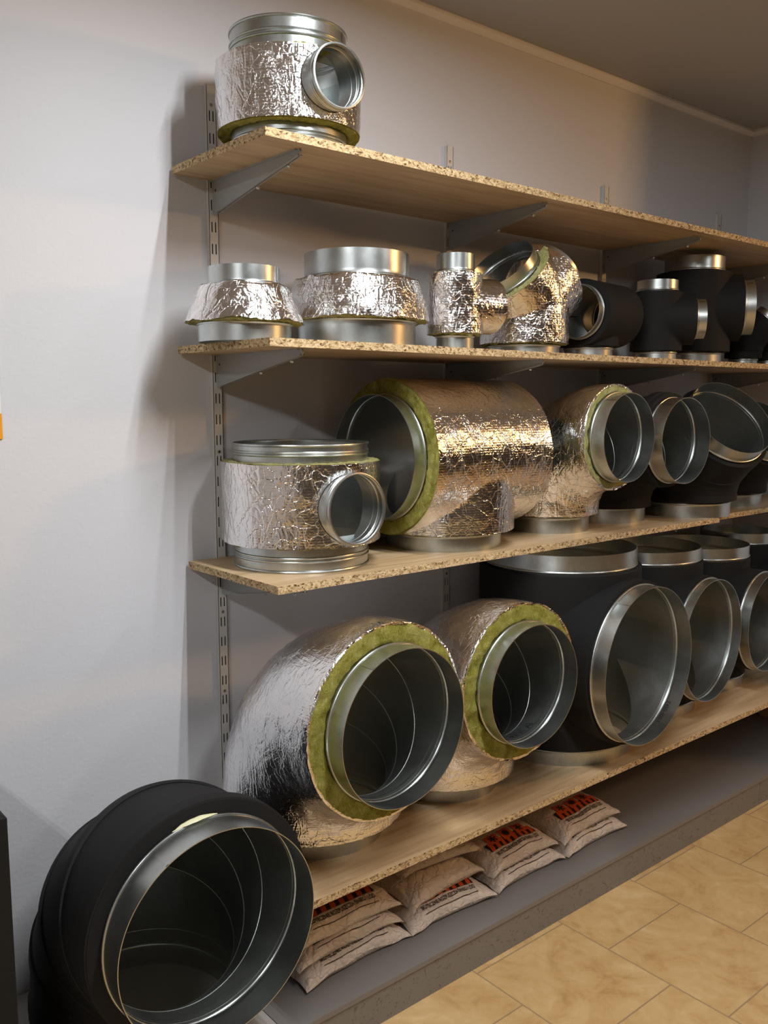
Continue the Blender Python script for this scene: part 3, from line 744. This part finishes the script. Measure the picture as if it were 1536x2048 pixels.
# ------------------------------------------------------------------ sacks
def make_bag(label, cx, cy, cz, w, dep, h, rz=0, tx=0, ty=0, seed=0, print_=True, group='sacks of de-icing salt on the plinth', fold=0):
    t = thing('salt_sack', label, 'sack', (cx, cy, cz), rz, group); t.rotation_euler = (math.radians(tx), math.radians(ty), math.radians(rz))
    hw, hd = w/2, dep/2
    def edge(u, v):
        fu = max(0, 1-abs(u)**3.2); fv = max(0, 1-abs(v)**3.2)
        return (fu**.55)*(fv**.5)
    def pos(u, v, s):
        p = Vector((u*3+seed, v*3-seed, s))
        pinch = 1-.085*(1-abs(v)**2)*abs(u)**4 ; pinv = 1-.11*(1-abs(u)**2)*abs(v)**4
        x = hw*u*pinch*(1+.02*noise.noise(Vector((v*3, seed, u)))); y = hd*v*pinv*(1+.03*noise.noise(Vector((u*3, seed+5, v))))
        e = edge(u, v)
        top = h*e*(1+.14*noise.noise(p*.9))+.0035*abs(noise.noise(Vector((u*4.2+seed, v*6.1, seed))))*min(1, e*3)
        wr = .006*abs(noise.noise(Vector((u*9+seed*3, v*3, 1))))*(abs(u)**2)+.004*abs(noise.noise(Vector((u*5+seed*3, v*10, 4))))*(abs(v)**2)
        zs = .32*h-.010*(abs(u)**6) + .012*noise.noise(Vector((u*2.2+seed, v*2.2, 9)))*max(abs(u), abs(v))**4
        if s > 0: z = zs + (top-.0)*.68 + (wr if e > .02 else 0)
        else: z = zs - zs*min(1, e*1.6)*.97
        return Vector((x, y, max(z, .0006)))
    nu, nv = 60, 44
    mb = MB()
    top = [[pos(-1+2*i/nu, -1+2*j/nv, 1) for i in range(nu+1)] for j in range(nv+1)]
    bot = [[pos(-1+2*i/nu, -1+2*j/nv, -1) for i in range(nu+1)] for j in range(nv+1)]
    mb.grid(top, False); mb.grid(bot, False, flip=True)
    me = mb.mesh('sack'); bm = bmesh.new(); bm.from_mesh(me); bmesh.ops.remove_doubles(bm, verts=bm.verts, dist=.00005); bm.to_mesh(me); bm.free()
    link('plastic_sack', me, BAGM, t, None, 60)
    if not print_: return t
    def drape(x, y, lift=.0010):
        p = pos(x/hw, y/hd, 1); return Vector((x, y, p.z+lift))
    def quadgrid(mb, fn, n=10, m=4):
        mb.grid([[fn(i/n, j/m) for i in range(n+1)] for j in range(m+1)], False)
    W_ = .66*w; x0 = -W_/2; yb = -.078*dep/.26; bh = .034
    blk = MB(); org = MB()
    quadgrid(blk, lambda a, b: drape(x0+W_*a, yb+bh*b), 26, 5)
    k = 8
    for i in range(k):
        xa = x0+W_*(i+.1)/k
        quadgrid(org, lambda a, b: drape(min(max(xa+W_/k*.55*a+.010*b, x0), x0+W_), yb+bh*b, .0017), 4, 5)
    for i in range(3):
        xa = x0+W_*(.10+.29*i); s = W_*.235
        quadgrid(org, lambda a, b: drape(xa+s*a, yb+bh*.55+s*.85*b, .0022), 7, 7)
        cx_, cy_ = xa+s/2, yb+bh*.55+s*.42
        for q in range(3 if i != 1 else 5):
            an = PI*q/(3 if i != 1 else 5)+.3+i; c_, s_ = math.cos(an), math.sin(an)
            rr = s*.32 if i != 1 else s*.26
            quadgrid(blk, lambda a, b: drape(cx_+c_*(a-.5)*2*rr-s_*(b-.5)*.005, cy_+s_*(a-.5)*2*rr+c_*(b-.5)*.005, .0030), 8, 2)
    quadgrid(blk, lambda a, b: drape(x0+.01+(W_-.02)*a, yb-.0335+.0020*b), 26, 1)
    blk.build('hazard_print', BLACKP, t, 60); org.build('orange_print', ORANGE, t, 60)
    tm = textmesh('SKUTECZNIE ROZPUSZCZA \u015aNIEG I L\u00d3D', .0175, .62, .0004)
    xs = [v.co.x for v in tm.vertices]; sc = W_*.92/(max(xs)-min(xs)); mid = (max(xs)+min(xs))/2
    for v in tm.vertices: v.co = drape((v.co.x-mid)*sc, yb-.0195+v.co.y*1.0, .0012)
    link('printed_words', tm, BLACKP, t)
    return t
zb = ZP+.001; by = 1.612
make_bag('bottom sack of the leftmost stack, its front corner at the huge elbow', 1.272, by+.135, zb, .345, .270, .048, rz=2, seed=1)
make_bag('middle sack of the leftmost stack of three', 1.262, by+.150, zb+.0455, .335, .265, .046, rz=1, tx=1.5, seed=2)
make_bag('top printed sack of the leftmost stack, nearest the shelf edge above', 1.262, by+.160, zb+.089, .345, .270, .050, rz=0, tx=3.5, seed=3)
make_bag('printed sack lying lowest in the second stack from the left', 1.610, by+.128, zb+.002, .315, .265, .050, rz=-3, tx=.8, seed=4)
make_bag('wrinkled unprinted sack in the middle of the second stack', 1.610, by+.165, zb+.052, .30, .26, .050, rz=4, tx=2, seed=5, print_=False)
make_bag('uppermost crumpled sack of the second stack, half hidden by the shelf', 1.640, by+.205, zb+.102, .29, .25, .044, rz=-5, tx=-1, seed=6, print_=False)
make_bag('bottom sack of the third stack from the left', 1.920, by+.130, zb, .310, .265, .050, rz=1, seed=7)
make_bag('top printed sack of the third stack from the left', 1.905, by+.148, zb+.0485, .305, .27, .055, rz=2, tx=3, seed=8)
make_bag('bottom sack of the rightmost stack', 2.232, by+.128, zb, .315, .265, .052, rz=1, seed=9)
make_bag('top printed sack of the rightmost stack, with three orange squares showing', 2.215, by+.145, zb+.051, .310, .27, .055, rz=3, tx=3, seed=10)

# ------------------------------------------------------------------ lights
def area(name, loc, sx, sy, power, col, rot=(0,0,0), spread=PI):
    l = bpy.data.lights.new(name, 'AREA'); l.shape = 'RECTANGLE'; l.size = sx; l.size_y = sy; l.energy = power; l.color = col; l.spread = spread
    o = bpy.data.objects.new(name, l); C.objects.link(o); o.location = loc; o.rotation_euler = rot; return o
COOL = (.97, .99, 1.0)
def fixture(x, y0, y1, power, label, col=COOL, two=True):
    t = thing('ceiling_light', label, 'ceiling light', (x, (y0+y1)/2, ZC))
    mb = MB(); L = (y1-y0)/2
    mb.grid([[(-.085, yy, -.002), (-.085, yy, -.02), (-.05, yy, -.045), (.05, yy, -.045), (.085, yy, -.02), (.085, yy, -.002)] for yy in (-L, L)], True, False)
    mb.add([(-.085, -L, -.002), (-.085, -L, -.02), (-.05, -L, -.045), (.05, -L, -.045), (.085, -L, -.02), (.085, -L, -.002)], [(0,1,2,3,4,5)])
    mb.add([(-.085, L, -.002), (-.085, L, -.02), (-.05, L, -.045), (.05, L, -.045), (.085, L, -.02), (.085, L, -.002)], [(5,4,3,2,1,0)])
    mb.build('housing', UPW, t, 30)
    for s in ((-1, 1) if two else (0,)):
        area('tube_lamp', (x+s*.04, (y0+y1)/2, ZC-.05), .022, y1-y0-.04, power, col)
fixture(1.12, -.05, 1.19, 22.5, 'white twin-tube ceiling light in front of the shelves')
fixture(-1.1, -.6, .6, 18, 'white twin-tube ceiling light left of the shelves')
fixture(2.7, -1.3, -.1, 7, 'added unseen twin-tube ceiling light brightening the right-hand shelves')  # added lamp, lifts the right-hand collars and lower shelf
w = area('warm_lamp', (4.9, -1.0, ZC-.12), .26, .26, 29, (1.0, .52, .18), (math.radians(0), math.radians(0), 0))
w.rotation_euler = (Vector((1.9, 1.7, 1.2))-w.location).to_track_quat('-Z', 'Y').to_euler()
wd = bpy.data.worlds.new('world'); bpy.context.scene.world = wd; wd.use_nodes = True
wd.node_tree.nodes['Background'].inputs[0].default_value = (.5,.5,.52,1); wd.node_tree.nodes['Background'].inputs[1].default_value = .05

# ------------------------------------------------------------------ camera
yaw, pitch, roll = .6957, -.1238, -.0004
cam = bpy.data.cameras.new('camera'); co = bpy.data.objects.new('camera', cam); C.objects.link(co)
F = Vector((math.sin(yaw)*math.cos(pitch), math.cos(yaw)*math.cos(pitch), math.sin(pitch)))
R = Vector((math.cos(yaw), -math.sin(yaw), 0)); U = R.cross(F)
R2 = R*math.cos(roll)+U*math.sin(roll); U2 = -R*math.sin(roll)+U*math.cos(roll)
co.matrix_world = Matrix(((R2.x, U2.x, -F.x, 0), (R2.y, U2.y, -F.y, 0), (R2.z, U2.z, -F.z, ZF), (0,0,0,1)))
cam.sensor_fit = 'VERTICAL'; cam.sensor_height = 36; cam.lens = 36*1777.3/2048; cam.clip_start = .02
sc = bpy.context.scene; sc.camera = co
sc.view_settings.view_transform = 'Standard'; sc.view_settings.look = 'None'; sc.view_settings.gamma = 1
sc.view_settings.use_curve_mapping = False; sc.view_settings.exposure = .08
